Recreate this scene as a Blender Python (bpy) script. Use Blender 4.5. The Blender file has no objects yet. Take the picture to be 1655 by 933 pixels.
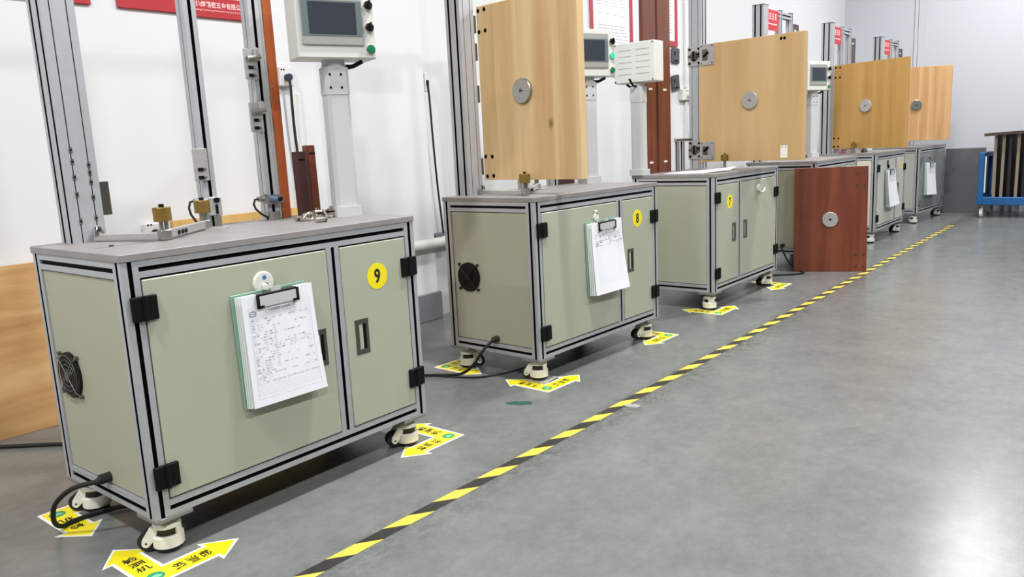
import bpy, math, random
from mathutils import Matrix, Vector
random.seed(7)
scene = bpy.context.scene
COL = scene.collection

# ------------------------------------------------------------------ camera
cam_d = bpy.data.cameras.new('camera'); cam = bpy.data.objects.new('camera', cam_d); COL.objects.link(cam)
def cam_rot(yaw, pitch, roll):
    cy, sy = math.cos(yaw), math.sin(yaw)
    f = Vector((-sy*math.cos(pitch), cy*math.cos(pitch), -math.sin(pitch)))
    r = Vector((cy, sy, 0)); u = r.cross(f)
    c, s = math.cos(roll), math.sin(roll)
    r2 = c*r + s*u; u2 = -s*r + c*u
    return Matrix((r2, u2, -f)).transposed()
cam_d.sensor_width = 36.0; cam_d.lens = 36.0*1271.67/1655.0
cam_d.clip_start = 0.02; cam_d.clip_end = 100
cam.matrix_world = Matrix.Translation((0, 0, .9408)) @ cam_rot(math.radians(40.3517), math.radians(10.2779), math.radians(-2.8091)).to_4x4()
scene.camera = cam

# ------------------------------------------------------------------ world + exposure
w = bpy.data.worlds.new('hall_ambient'); scene.world = w; w.use_nodes = True
w.node_tree.nodes['Background'].inputs[0].default_value = (.9, .95, 1, 1)
w.node_tree.nodes['Background'].inputs[1].default_value = .25
vs = scene.view_settings
vs.view_transform = 'Standard'; vs.look = 'None'; vs.gamma = 1.0; vs.use_curve_mapping = False
vs.exposure = 0.0
LAMP_W = 83.0            # each high-bay lamp
LAMP_Z = 3.5
LAMPS = [(x, y) for y in (-3.7, -.7, 2.3, 5.3, 8.25) for x in (-1.2, 1.4)]  # second row, over the open hall, is added as fill for the bench fronts

# ------------------------------------------------------------------ materials
def lin(h):
    h = h.lstrip('#'); o = []
    for i in (0, 2, 4):
        c = int(h[i:i+2], 16)/255
        o.append(c/12.92 if c <= .04045 else ((c+.055)/1.055)**2.4)
    return tuple(o)+(1,)
def mat(name, col, rough=.5, metal=0., var=0., vscale=8., bump=0., bscale=120., emit=0., alpha=None, spec=None, coat=0.):
    m = bpy.data.materials.new(name); m.use_nodes = True
    nt = m.node_tree; p = nt.nodes['Principled BSDF']
    c = lin(col)
    p.inputs['Base Color'].default_value = c
    p.inputs['Roughness'].default_value = rough; p.inputs['Metallic'].default_value = metal
    if spec is not None: p.inputs['Specular IOR Level'].default_value = spec
    if coat: p.inputs['Coat Weight'].default_value = coat
    if var or bump:
        tc = nt.nodes.new('ShaderNodeTexCoord')
    if var:
        n = nt.nodes.new('ShaderNodeTexNoise'); n.inputs['Scale'].default_value = vscale; n.inputs['Detail'].default_value = 6
        nt.links.new(tc.outputs['Object'], n.inputs['Vector'])
        r = nt.nodes.new('ShaderNodeValToRGB')
        r.color_ramp.elements[0].position = .3; r.color_ramp.elements[1].position = .7
        r.color_ramp.elements[0].color = tuple(x*(1-var) for x in c[:3])+(1,)
        r.color_ramp.elements[1].color = tuple(min(1, x*(1+var)) for x in c[:3])+(1,)
        nt.links.new(n.outputs['Fac'], r.inputs['Fac']); nt.links.new(r.outputs['Color'], p.inputs['Base Color'])
    if bump:
        n2 = nt.nodes.new('ShaderNodeTexNoise'); n2.inputs['Scale'].default_value = bscale
        nt.links.new(tc.outputs['Object'], n2.inputs['Vector'])
        b = nt.nodes.new('ShaderNodeBump'); b.inputs['Strength'].default_value = bump; b.inputs['Distance'].default_value = .002
        nt.links.new(n2.outputs['Fac'], b.inputs['Height']); nt.links.new(b.outputs['Normal'], p.inputs['Normal'])
    if emit:
        p.inputs['Emission Color'].default_value = c; p.inputs['Emission Strength'].default_value = emit
    return m
def wood(name, c1, c2, c3, scale=(14, 14, 1.2), rough=.45, knots=False, fine=.25, staves=0.):
    m = bpy.data.materials.new(name); m.use_nodes = True
    nt = m.node_tree; p = nt.nodes['Principled BSDF']; L = nt.links.new
    tc = nt.nodes.new('ShaderNodeTexCoord'); mp = nt.nodes.new('ShaderNodeMapping')
    mp.inputs['Scale'].default_value = scale; L(tc.outputs['Object'], mp.inputs['Vector'])
    n = nt.nodes.new('ShaderNodeTexNoise'); n.inputs['Scale'].default_value = 1.; n.inputs['Detail'].default_value = 5; n.inputs['Distortion'].default_value = .6
    L(mp.outputs['Vector'], n.inputs['Vector'])
    r = nt.nodes.new('ShaderNodeValToRGB')
    r.color_ramp.elements[0].position = .32; r.color_ramp.elements[0].color = lin(c1)
    r.color_ramp.elements[1].position = .7; r.color_ramp.elements[1].color = lin(c3)
    e = r.color_ramp.elements.new(.5); e.color = lin(c2)
    L(n.outputs['Fac'], r.inputs['Fac'])
    mp2 = nt.nodes.new('ShaderNodeMapping'); mp2.inputs['Scale'].default_value = tuple(s*14 for s in scale)
    L(tc.outputs['Object'], mp2.inputs['Vector'])
    n2 = nt.nodes.new('ShaderNodeTexNoise'); n2.inputs['Scale'].default_value = 1.; n2.inputs['Detail'].default_value = 3
    L(mp2.outputs['Vector'], n2.inputs['Vector'])
    mx = nt.nodes.new('ShaderNodeMix'); mx.data_type = 'RGBA'; mx.blend_type = 'MULTIPLY'; mx.inputs['Factor'].default_value = fine
    L(r.outputs['Color'], mx.inputs['A']); L(n2.outputs['Fac'], mx.inputs['B'])
    out = mx.outputs['Result']
    if knots:
        v = nt.nodes.new('ShaderNodeTexVoronoi'); v.inputs['Scale'].default_value = 5.5
        mp3 = nt.nodes.new('ShaderNodeMapping'); mp3.inputs['Scale'].default_value = (1, 1, .7); L(tc.outputs['Object'], mp3.inputs['Vector']); L(mp3.outputs['Vector'], v.inputs['Vector'])
        kr = nt.nodes.new('ShaderNodeValToRGB'); kr.color_ramp.elements[0].position = .03; kr.color_ramp.elements[1].position = .10
        kr.color_ramp.elements[0].color = (1, 1, 1, 1); kr.color_ramp.elements[1].color = (0, 0, 0, 1)
        L(v.outputs['Distance'], kr.inputs['Fac'])
        km = nt.nodes.new('ShaderNodeMix'); km.data_type = 'RGBA'; L(kr.outputs['Color'], km.inputs['Factor']); L(out, km.inputs['A']); km.inputs['B'].default_value = lin('8a6438')
        out = km.outputs['Result']
    L(out, p.inputs['Base Color']); p.inputs['Roughness'].default_value = rough
    return m

M = dict(
 alu=mat('anodised_aluminium', 'b4b5b8', .45, .3, .04, 30),
 alu_dark=mat('dull_aluminium', '8f8f90', .5, .5, .06, 20),
 slot=mat('black_slot_strip', '060607', .7, spec=.15),
 slotgrey=mat('grey_lit_slot', '6d6f72', .55),  # grey of light entering the post slots, painted as colour
 sage=mat('sage_powder_coat', 'adb09c', .42, 0, .025, 3, .08, 900),
 sage_d=mat('sage_powder_coat_side', 'aaa993', .48, 0, .035, 3, .08, 900),
 cream=mat('cream_powder_coat', 'd9d4c0', .45, 0, .02, 3),
 palegrey=mat('pale_grey_powder_coat', 'bdbdb6', .42, 0, .02, 3),
 steelgrey=mat('brushed_grey_steel_door', '9a9f9c', .22, .45, .08, 6),
 table=mat('worn_bench_top', '918d8b', .5, .12, .09, 14),
 slab=mat('bench_top_edge', 'a2a09f', .5, .2, .04, 14),
 black=mat('black_plastic', '0a0a0b', .5, spec=.3),
 blackrub=mat('black_rubber', '141414', .7),
 hinge=mat('black_hinge_plastic', '060607', .6, spec=.2),
 steel=mat('satin_steel', 'a4a29c', .32, .85, .06, 40),
 steel_d=mat('dark_steel', '6c6862', .4, .8, .06, 40),
 zinc=mat('zinc_plate', 'b3b1ae', .4, .35, .08, 60),
 chrome=mat('chrome', 'd8d4cc', .12, 1.),
 nickel=mat('polished_nickel', 'c4bcae', .18, .95),
 brass=mat('aged_brass', '8d7136', .42, .55, .12, 60),
 castw=mat('off_white_enamel', 'dfded6', .38),
 red_dial=mat('dark_red_dial', '1c0c09', .5),
 yellow=mat('yellow_vinyl', 'f5e31c', .4),
 yellow_t=mat('yellow_tape', 'dfc64a', .42, 0, .08, 40),
 black_t=mat('black_tape', '2e2c29', .45, 0, .25, 40),
 white_v=mat('white_vinyl', 'f1f0e8', .45),
 green_v=mat('green_vinyl', '2f8f63', .45),
 mint_v=mat('mint_vinyl', '8fd8b2', .45),
 ink=mat('black_ink', '1c1a14', .6),
 olive_ink=mat('olive_ink', '2c2708', .6),
 printgrey=mat('grey_print', 'bfc0c9', .7),
 printdark=mat('dark_print', '80818a', .7),
 paper=mat('white_paper', 'f1f1f6', .7),
 paper2=mat('white_paper_under_sheets', 'e6ebe8', .7),
 acryl=mat('green_tinted_clipboard', '7fa592', .3),
 hmiw=mat('ivory_control_box', 'd9dad3', .42),
 hmig=mat('pale_grey_column', 'c3c4c4', .45),
 bezel=mat('grey_bezel', 'a9a8a4', .4, .2),
 bezel2=mat('slate_bezel', '6b7674', .35),
 screen=mat('dark_screen', '3c4048', .22),
 green_b=mat('green_push_button', '0b7f4a', .3),
 green_lit=mat('green_lit_button', '17c98a', .3, emit=1.2),
 blue_dot=mat('blue_sticker', '2f6fb0', .5),
 red_sign=mat('red_sign', 'bd2a33', .5, 0, .05, 5),
 red_ban=mat('red_banner', 'b3262c', .5, 0, .05, 3),
 red_fr=mat('red_poster_border', 'b23a48', .5),
 pink=mat('pale_pink_print', 'f3c9c6', .6),
 poster=mat('poster_paper', 'e9e6f2', .6),
 blue=mat('blue_cart_paint', '135a95', .45, 0, .08, 10),
 slabdk=mat('dark_walnut_slab', '171412', .5, 0, .15, 10),
 slabedge=mat('pale_slab_edge', '8c7c68', .5, 0, .1, 20),
 topslab=mat('dark_red_brown_board', '4a332e', .4, 0, .1, 10),
 greypanel=mat('charcoal_panel', '484a4d', .45, 0, .05, 4),
 wallw=mat('white_wall_paint', 'dfdfe0', .75, 0, .008, 1.2),
 wallf=mat('far_wall_paint', 'c8cad0', .75, 0, .008, 1.2),
 ceil=mat('grey_ceiling', '5a5c5f', .8),
 hidden=mat('grey_hall_wall', '66686b', .8),
 skirt=mat('grey_skirting', '7c7d80', .4, 0, .06, 8),
 conduit=mat('white_conduit', 'e3e3e0', .5),
 socket=mat('white_socket', 'dedcd6', .45),
 navy=mat('navy_plug', '23263f', .5),
 sensor_blue=mat('blue_grey_sensor', '6f86a0', .35, .4),
 red_item=mat('red_plastic', 'b5444c', .45),
 greenpaint=mat('green_paint_patch', '235548', .45),
 concrete=mat('bare_patch', '9a9b97', .7, 0, .1, 60),
 lampw=mat('lamp_housing', 'd0d0d0', .5),
 lamp_e=mat('lamp_diffuser', 'ffffff', .5, emit=6.),
 oak=wood('honey_oak_board', 'cfa76f', 'dfbb86', 'ebcc9c', (16, 16, .9), .45, True, .15),
 ply=wood('tan_plywood_board', 'c7a26d', 'cfac78', 'd6b583', (10, 10, .8), .5, False, .12),
 gold=wood('golden_veneer_board', 'b98c48', 'c19550', 'c99f5a', (18, 18, .9), .42, False, .15),
 peach=wood('peach_oak_board', 'bf925f', 'cda06e', 'd9b283', (20, 20, .7), .45, False, .2),
 oakh=wood('light_oak_horizontal_board', 'b88a56', 'cda06a', 'd9b27c', (1.6, 1.6, 13), .42, True, .2),
 yellowoak=wood('yellow_oak_board', 'c79a52', 'd5ab63', 'dcb670', (14, 14, 1.0), .45, False, .15),
 mahog=wood('red_mahogany_board', '6a3320', '7d3e29', '8e4b31', (13, 13, .8), .38, False, .35),
 plankor=wood('orange_brown_plank', '8c3f14', 'a24c1a', 'b25c26', (20, 20, 1), .4, False, .2),
 plankbr=wood('red_brown_plank', '5a2a18', '6d3520', '7c4028', (20, 20, 1), .4, False, .2),
 plankdk=wood('dark_brown_plank', '331d1b', '3d2421', '482b26', (20, 20, 1), .4, False, .2),
 maroon=wood('maroon_plank', '452727', '4f2e2d', '573534', (20, 20, 1), .45, False, .15),
)

def floor_material():
    m = bpy.data.materials.new('grey_epoxy_floor'); m.use_nodes = True
    nt = m.node_tree; p = nt.nodes['Principled BSDF']; L = nt.links.new; N = nt.nodes.new
    tc = N('ShaderNodeTexCoord')
    def noise(s, d=6, sc=(1, 1, 1), rough=.6):
        mp = N('ShaderNodeMapping'); mp.inputs['Scale'].default_value = sc; L(tc.outputs['Object'], mp.inputs['Vector'])
        n = N('ShaderNodeTexNoise'); n.inputs['Scale'].default_value = s; n.inputs['Detail'].default_value = d; n.inputs['Roughness'].default_value = rough
        L(mp.outputs['Vector'], n.inputs['Vector']); return n.outputs['Fac']
    def ramp(src, a, b, ca, cb):
        r = N('ShaderNodeValToRGB'); r.color_ramp.elements[0].position = a; r.color_ramp.elements[1].position = b
        r.color_ramp.elements[0].color = ca; r.color_ramp.elements[1].color = cb; L(src, r.inputs['Fac']); return r.outputs['Color']
    def mix(fac, a, b, mode='MIX'):
        x = N('ShaderNodeMix'); x.data_type = 'RGBA'; x.blend_type = mode
        if isinstance(fac, float): x.inputs['Factor'].default_value = fac
        else: L(fac, x.inputs['Factor'])
        for v, k in ((a, 'A'), (b, 'B')):
            if isinstance(v, tuple): x.inputs[k].default_value = v
            else: L(v, x.inputs[k])
        return x.outputs['Result']
    def math_(op, a, b=None):
        n = N('ShaderNodeMath'); n.operation = op
        for i, v in enumerate((a, b)):
            if v is None: continue
            if isinstance(v, (int, float)): n.inputs[i].default_value = v
            else: L(v, n.inputs[i])
        return n.outputs[0]
    base = ramp(noise(1.1), .35, .68, lin('6c6e6e'), lin('7a7c79'))
    base = mix(.5, base, ramp(noise(5, 8), .35, .7, lin('646667'), lin('82837f')))
    streak = ramp(noise(3, 5, (1, .25, 1)), .55, .75, (0, 0, 0, 1), (.35, .35, .35, 1))
    base = mix(streak, base, lin('82827d'))
    base = mix(.30, base, ramp(noise(22, 10, (1, .7, 1), .8), .38, .62, lin('61635f'), lin('868784')))
    # grime rubbed along the aisle side of the tape
    sx = N('ShaderNodeSeparateXYZ'); L(tc.outputs['Object'], sx.inputs[0])
    dist = math_('ADD', sx.outputs['X'], math_('MULTIPLY', sx.outputs['Y'], .0199))   # constant along the tape
    wob = math_('MULTIPLY', math_('SUBTRACT', noise(4), .5), .06)
    dist = math_('ADD', dist, wob)
    band = math_('MULTIPLY', ramp(dist, 0, 1, (0, 0, 0, 1), (1, 1, 1, 1)), 0)
    mr = N('ShaderNodeMapRange'); mr.inputs['From Min'].default_value = -1.28; mr.inputs['From Max'].default_value = -1.40
    L(dist, mr.inputs['Value'])
    mr2 = N('ShaderNodeMapRange'); mr2.inputs['From Min'].default_value = -1.50; mr2.inputs['From Max'].default_value = -1.44
    L(dist, mr2.inputs['Value'])
    bandm = math_('MULTIPLY', mr.outputs[0], mr2.outputs[0])
    speck = ramp(noise(38, 6, (1, .6, 1), .75), .42, .56, (0, 0, 0, 1), (1, 1, 1, 1))
    patch = ramp(noise(2.2, 3, (1, 1, 1)), .35, .6, (0.1, 0.1, 0.1, 1), (1, 1, 1, 1))
    gm = math_('MULTIPLY', math_('MULTIPLY', bandm, speck), patch)
    gm = math_('MULTIPLY', gm, .8)
    base = mix(gm, base, lin('46453f'))
    # small dark chips
    v = N('ShaderNodeTexVoronoi'); v.inputs['Scale'].default_value = 3.2; L(tc.outputs['Object'], v.inputs['Vector'])
    chip = ramp(v.outputs['Distance'], .012, .02, (.7, .7, .7, 1), (0, 0, 0, 1))
    base = mix(chip, base, lin('5a5a58'))
    L(base, p.inputs['Base Color'])
    rr = N('ShaderNodeMapRange'); rr.inputs['To Min'].default_value = .13; rr.inputs['To Max'].default_value = .31
    L(noise(6, 8), rr.inputs['Value']); L(rr.outputs[0], p.inputs['Roughness'])
    b = N('ShaderNodeBump'); b.inputs['Strength'].default_value = .13; b.inputs['Distance'].default_value = .003
    p.inputs['Specular IOR Level'].default_value = .32; L(noise(55, 6, (1, 1, 1), .75), b.inputs['Height']); L(b.outputs['Normal'], p.inputs['Normal'])
    return m
M['floor'] = floor_material()

# ------------------------------------------------------------------ mesh builder
class B:
    def __init__(s, xf=None): s.v = []; s.f = []; s.m = []; s.sm = []; s.xf = xf or Matrix()
    def _add(s, vs, fs, mi=0, smooth=False):
        o = len(s.v); s.v += [tuple(s.xf @ Vector(p)) for p in vs]
        for i, f in enumerate(fs):
            s.f.append([o+k for k in f]); s.m.append(mi[i] if isinstance(mi, list) else mi); s.sm.append(smooth)
    def box(s, lo, hi, mi=0, ch=0.):
        x0, y0, z0 = lo; x1, y1, z1 = hi
        if ch:
            c = min(ch, (x1-x0)*.45, (y1-y0)*.45, (z1-z0)*.45)
            vs = []; idx = {}
            for ix, sx in ((0, 1), (1, -1)):
                for iy, sy in ((0, 1), (1, -1)):
                    for iz, sz in ((0, 1), (1, -1)):
                        X, Y, Z = (x0, x1)[ix], (y0, y1)[iy], (z0, z1)[iz]
                        for k, p in enumerate(((X, Y+sy*c, Z+sz*c), (X+sx*c, Y, Z+sz*c), (X+sx*c, Y+sy*c, Z))):
                            idx[(ix, iy, iz, k)] = len(vs); vs.append(p)
            I = idx; fs = []
            for a in (0, 1):
                q = [I[(a, 0, 0, 0)], I[(a, 1, 0, 0)], I[(a, 1, 1, 0)], I[(a, 0, 1, 0)]]; fs.append(q if a else q[::-1])
                q = [I[(0, a, 0, 1)], I[(1, a, 0, 1)], I[(1, a, 1, 1)], I[(0, a, 1, 1)]]; fs.append(q[::-1] if a else q)
                q = [I[(0, 0, a, 2)], I[(1, 0, a, 2)], I[(1, 1, a, 2)], I[(0, 1, a, 2)]]; fs.append(q if a else q[::-1])
            for a in (0, 1):
                for b in (0, 1):
                    q = [I[(0, a, b, 2)], I[(1, a, b, 2)], I[(1, a, b, 1)], I[(0, a, b, 1)]]; fs.append(q if (a != b) else q[::-1])
                    q = [I[(a, 0, b, 0)], I[(a, 1, b, 0)], I[(a, 1, b, 2)], I[(a, 0, b, 2)]]; fs.append(q if (a != b) else q[::-1])
                    q = [I[(a, b, 0, 1)], I[(a, b, 1, 1)], I[(a, b, 1, 0)], I[(a, b, 0, 0)]]; fs.append(q if (a != b) else q[::-1])
            for a in (0, 1):
                for b in (0, 1):
                    for c2 in (0, 1):
                        q = [I[(a, b, c2, 0)], I[(a, b, c2, 1)], I[(a, b, c2, 2)]]; fs.append(q if (a+b+c2) % 2 else q[::-1])
            s._add(vs, fs, mi); return s
        vs = [(x, y, z) for z in (z0, z1) for y in (y0, y1) for x in (x0, x1)]
        s._add(vs, [(0, 2, 3, 1), (4, 5, 7, 6), (0, 1, 5, 4), (2, 6, 7, 3), (0, 4, 6, 2), (1, 3, 7, 5)], mi); return s
    def frame(s, a, b):
        d = Vector(b)-Vector(a); L = d.length; d.normalize()
        u = d.orthogonal().normalized(); v = d.cross(u); return d, u, v, L
    def cyl(s, a, b, r, n=16, mi=0, r2=None, caps=True, smooth=True):
        d, u, v, L = s.frame(a, b); r2 = r if r2 is None else r2; a = Vector(a); b = Vector(b)
        vs = []
        for i in range(n):
            t = 2*math.pi*i/n; e = math.cos(t)*u+math.sin(t)*v
            vs += [a+e*r, b+e*r2]
        s._add(vs, [(2*i, 2*((i+1) % n), 2*((i+1) % n)+1, 2*i+1) for i in range(n)], mi, smooth)
        if caps:
            s._add(vs[0::2], [list(range(n))[::-1]], mi); s._add(vs[1::2], [list(range(n))], mi)
        return s
    def lathe(s, o, prof, n=20, mi=0, smooth=True):     # prof: (r,z) from bottom to top, mi may be list per segment
        o = Vector(o); vs = []
        for r, z in prof:
            for i in range(n):
                t = 2*math.pi*i/n; vs.append(o+Vector((r*math.cos(t), r*math.sin(t), z)))
        for k in range(len(prof)-1):
            fs = [(k*n+i, k*n+(i+1) % n, (k+1)*n+(i+1) % n, (k+1)*n+i) for i in range(n)]
            sub = vs; o2 = len(s.v)
            s._add(vs[k*n:(k+2)*n], [tuple(j-k*n for j in f) for f in fs], mi[k] if isinstance(mi, list) else mi, smooth)
        m0 = mi[0] if isinstance(mi, list) else mi; m1 = mi[-1] if isinstance(mi, list) else mi
        if prof[0][0] > 1e-6: s._add(vs[:n], [list(range(n))[::-1]], m0)
        if prof[-1][0] > 1e-6: s._add(vs[-n:], [list(range(n))], m1)
        return s
    def tube(s, pts, r, n=8, mi=0):
        pts = [Vector(p) for p in pts]; vs = []; prev = None
        for i, p in enumerate(pts):
            d = (pts[min(i+1, len(pts)-1)]-pts[max(i-1, 0)]).normalized()
            if prev is None: u = d.orthogonal().normalized()
            else:
                u = prev-d*prev.dot(d); u.normalize()
            prev = u; v = d.cross(u)
            for k in range(n):
                t = 2*math.pi*k/n; vs.append(p+r*(math.cos(t)*u+math.sin(t)*v))
        fs = [(i*n+k, i*n+(k+1) % n, (i+1)*n+(k+1) % n, (i+1)*n+k) for i in range(len(pts)-1) for k in range(n)]
        s._add(vs, fs, mi, True)
        s._add(vs[:n], [list(range(n))[::-1]], mi); s._add(vs[-n:], [list(range(n))], mi); return s
    def prism(s, poly, z0, z1, mi=0, side=None):
        n = len(poly); vs = [(x, y, z0) for x, y in poly]+[(x, y, z1) for x, y in poly]
        s._add(vs, [list(range(n))[::-1], list(range(n, 2*n))], mi)
        s._add(vs, [(i, (i+1) % n, n+(i+1) % n, n+i) for i in range(n)], side if side is not None else mi); return s
    def xz_prism(s, poly, y0, y1, mi=0):                # polygon in x,z seen from -y ; y0 front
        n = len(poly); vs = [(x, y0, z) for x, z in poly]+[(x, y1, z) for x, z in poly]
        s._add(vs, [list(range(n)), list(range(n, 2*n))[::-1]], mi)
        s._add(vs, [(i, n+i, n+(i+1) % n, (i+1) % n) for i in range(n)], mi); return s
    def extr(s, axis, lo, hi, sw=.0105, sd=.008, cell=.04, dark=1, thin=None):
        """slotted aluminium profile from lo to hi along axis; thin = set of sides (0..3) with narrow grey slots (material 2)"""
        ax = 'xyz'.index(axis); a, b = (ax+1) % 3, (ax+2) % 3
        a0, a1, b0, b1 = lo[a], hi[a], lo[b], hi[b]
        na = max(1, round((a1-a0)/cell)); nb = max(1, round((b1-b0)/cell))
        poly = []; em = []
        def edge(p, q, nrm, n, side):
            d = ((q[0]-p[0])/n, (q[1]-p[1])/n); L = math.hypot(*d); e = (d[0]/L, d[1]/L)
            poly.append(p); em.append(0)
            wth = .003 if thin and side in thin else sw; mm = 2 if thin and side in thin else dark
            for i in range(n):
                c = (p[0]+d[0]*(i+.5), p[1]+d[1]*(i+.5)); h = wth/2
                A = (c[0]-e[0]*h, c[1]-e[1]*h); D = (c[0]+e[0]*h, c[1]+e[1]*h)
                Bp = (A[0]+nrm[0]*sd, A[1]+nrm[1]*sd); Cp = (D[0]+nrm[0]*sd, D[1]+nrm[1]*sd)
                for pt, k in ((A, mm), (Bp, mm), (Cp, mm), (D, 0)): poly.append(pt); em.append(k)
        edge((a0, b0), (a1, b0), (0, 1), na, 0); edge((a1, b0), (a1, b1), (-1, 0), nb, 1)
        edge((a1, b1), (a0, b1), (0, -1), na, 2); edge((a0, b1), (a0, b0), (1, 0), nb, 3)
        n = len(poly)
        def P(p, t):
            q = [0, 0, 0]; q[ax] = t; q[a] = p[0]; q[b] = p[1]; return tuple(q)
        vs = [P(p, lo[ax]) for p in poly]+[P(p, hi[ax]) for p in poly]
        s._add(vs, [(i, (i+1) % n, n+(i+1) % n, n+i) for i in range(n)], em)
        s._add(vs, [list(range(n))[::-1], list(range(n, 2*n))], 0); return s
    def mesh(s, data, fn, mi=0):
        vs, fs = data; s._add([fn(p) for p in vs], fs, mi); return s
    def build(s, name, mats, parent=None, link=True):
        me = bpy.data.meshes.new(name); me.from_pydata(s.v, [], s.f)
        for m in (mats if isinstance(mats, (list, tuple)) else [mats]): me.materials.append(M[m] if isinstance(m, str) else m)
        me.polygons.foreach_set('material_index', s.m); me.polygons.foreach_set('use_smooth', s.sm); me.update()
        return link_obj(name, me, parent)
def link_obj(name, me, parent=None, xf=None):
    o = bpy.data.objects.new(name, me); COL.objects.link(o)
    if parent is not None: o.parent = parent
    if xf is not None: o.matrix_local = xf
    return o
def thing(name, label, cat, xf=None, group=None):
    o = bpy.data.objects.new(name, None); COL.objects.link(o); o.empty_display_size = .1
    if xf is not None: o.matrix_world = xf
    tag(o, label, cat, group); return o
def tag(o, label, cat, group=None):
    o['label'] = label; o['category'] = cat
    if group: o['group'] = group
    return o
def struct(o): o['kind'] = 'structure'; return o
def T(x, y, z=0.): return Matrix.Translation((x, y, z))
def RZ(d): return Matrix.Rotation(math.radians(d), 4, 'Z')
def RX(d): return Matrix.Rotation(math.radians(d), 4, 'X')
def RY(d): return Matrix.Rotation(math.radians(d), 4, 'Y')

_tx = {}
def text(body, bold=0.):
    """flat lettering as (verts, faces), 1 unit high em, centred"""
    k = (body, bold)
    if k in _tx: return _tx[k]
    cu = bpy.data.curves.new('lettering', 'FONT'); cu.body = body; cu.size = 1; cu.offset = bold; cu.resolution_u = 3
    cu.align_x = 'CENTER'; cu.align_y = 'CENTER'; cu.fill_mode = 'FRONT'
    o = bpy.data.objects.new('lettering', cu); COL.objects.link(o)
    dg = bpy.context.evaluated_depsgraph_get(); ev = o.evaluated_get(dg); me = ev.to_mesh()
    d = ([tuple(v.co) for v in me.vertices], [tuple(p.vertices) for p in me.polygons]); ev.to_mesh_clear()
    bpy.data.objects.remove(o); bpy.data.curves.remove(cu)
    _tx[k] = d; return d
def extent(d):
    xs = [p[0] for p in d[0]]; ys = [p[1] for p in d[0]]; return min(xs), max(xs), min(ys), max(ys)
def fit(d, w_, h_):
    """scale lettering to w_ x h_, centred at 0"""
    x0, x1, y0, y1 = extent(d); sx = w_/(x1-x0); sy = h_/(y1-y0)
    return [((p[0]-(x0+x1)/2)*sx, (p[1]-(y0+y1)/2)*sy, 0) for p in d[0]], d[1]

# ------------------------------------------------------------------ room shell
WX = lambda y: -3.25+.0152*y          # face of the left wall
FARY = 9.85
RIGHTX, BACKY, CEILZ = 7.5, -5.0, 4.2
b = B(); b._add([(-3.6, BACKY, 0), (RIGHTX, BACKY, 0), (RIGHTX, FARY+.3, 0), (-3.6, FARY+.3, 0),
                (-3.6, BACKY, -.1), (RIGHTX, BACKY, -.1), (RIGHTX, FARY+.3, -.1), (-3.6, FARY+.3, -.1)],
               [(0, 1, 2, 3), (7, 6, 5, 4), (0, 4, 5, 1), (1, 5, 6, 2), (2, 6, 7, 3), (3, 7, 4, 0)])
struct(b.build('floor', 'floor'))
b = B(); b.prism([(WX(BACKY), BACKY), (WX(FARY+.2), FARY+.2), (-3.7, FARY+.2), (-3.7, BACKY)], 0, CEILZ)
struct(b.build('wall_left', 'wallw'))
b = B(); b.box((-3.7, FARY, 0), (RIGHTX, FARY+.2, CEILZ)); struct(b.build('wall_far', 'wallf'))
b = B(); b.box((RIGHTX, BACKY, 0), (RIGHTX+.2, FARY+.2, CEILZ)); struct(b.build('wall_right', 'hidden'))
b = B(); b.box((-3.7, BACKY-.2, 0), (RIGHTX+.2, BACKY, CEILZ)); struct(b.build('wall_back', 'hidden'))
b = B(); b.box((-3.7, BACKY-.2, CEILZ), (RIGHTX+.2, FARY+.2, CEILZ+.15)); struct(b.build('ceiling', 'ceil'))
# pillar on the left wall with its grey skirting
b = B(); b.box((-3.3, 2.50, 0), (-3.145, 3.06, CEILZ), 0, .006); struct(b.build('wall_pillar', 'wallw'))
b = B(); b.box((-3.3, 2.48, 0), (-3.130, 3.075, .155), 0, .004); struct(b.build('baseboard_pillar', 'skirt'))
# corner trim on the far wall
b = B(); b.box((-2.345, FARY-.02, 0), (-2.315, FARY, CEILZ-.2)); b.box((-2.310, FARY-.012, 0), (-2.24, FARY, CEILZ-.2)); struct(b.build('trim_1', 'wallf'))

# ------------------------------------------------------------------ lamps
def lamp(x, y, i):
    t = thing('high_bay_lamp', 'round white high bay ceiling lamp, '+('first', 'second', 'third', 'fourth', 'fifth')[i//2]+' from the back wall, '+('over the striped tape' if x < 0 else 'added as fill over the open hall'), 'lamp', T(x, y, LAMP_Z), 'high bay lamps')
    q = B(); q.lathe((0, 0, 0), [(.19, .02), (.20, .03), (.20, .06), (.09, .10), (.07, .16), (0, .16)], 24); q.build('housing', 'lampw', t)
    q = B(); q.lathe((0, 0, 0), [(0, .012), (.17, .012), (.18, .02)], 24); q.build('diffuser', 'lamp_e', t)
    q = B(); q.cyl((0, 0, .16), (0, 0, CEILZ-LAMP_Z), .006, 6); q.build('hanging_rod', 'steel', t)
    ld = bpy.data.lights.new('high_bay_light', 'AREA'); ld.shape = 'DISK'; ld.size = .26; ld.energy = LAMP_W; ld.color = (.99, .995, 1)
    lo = bpy.data.objects.new('high_bay_light', ld); COL.objects.link(lo); lo.parent = t; lo.location = (0, 0, .008)
for i, (x, y) in enumerate(LAMPS): lamp(x, y, i)

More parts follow.
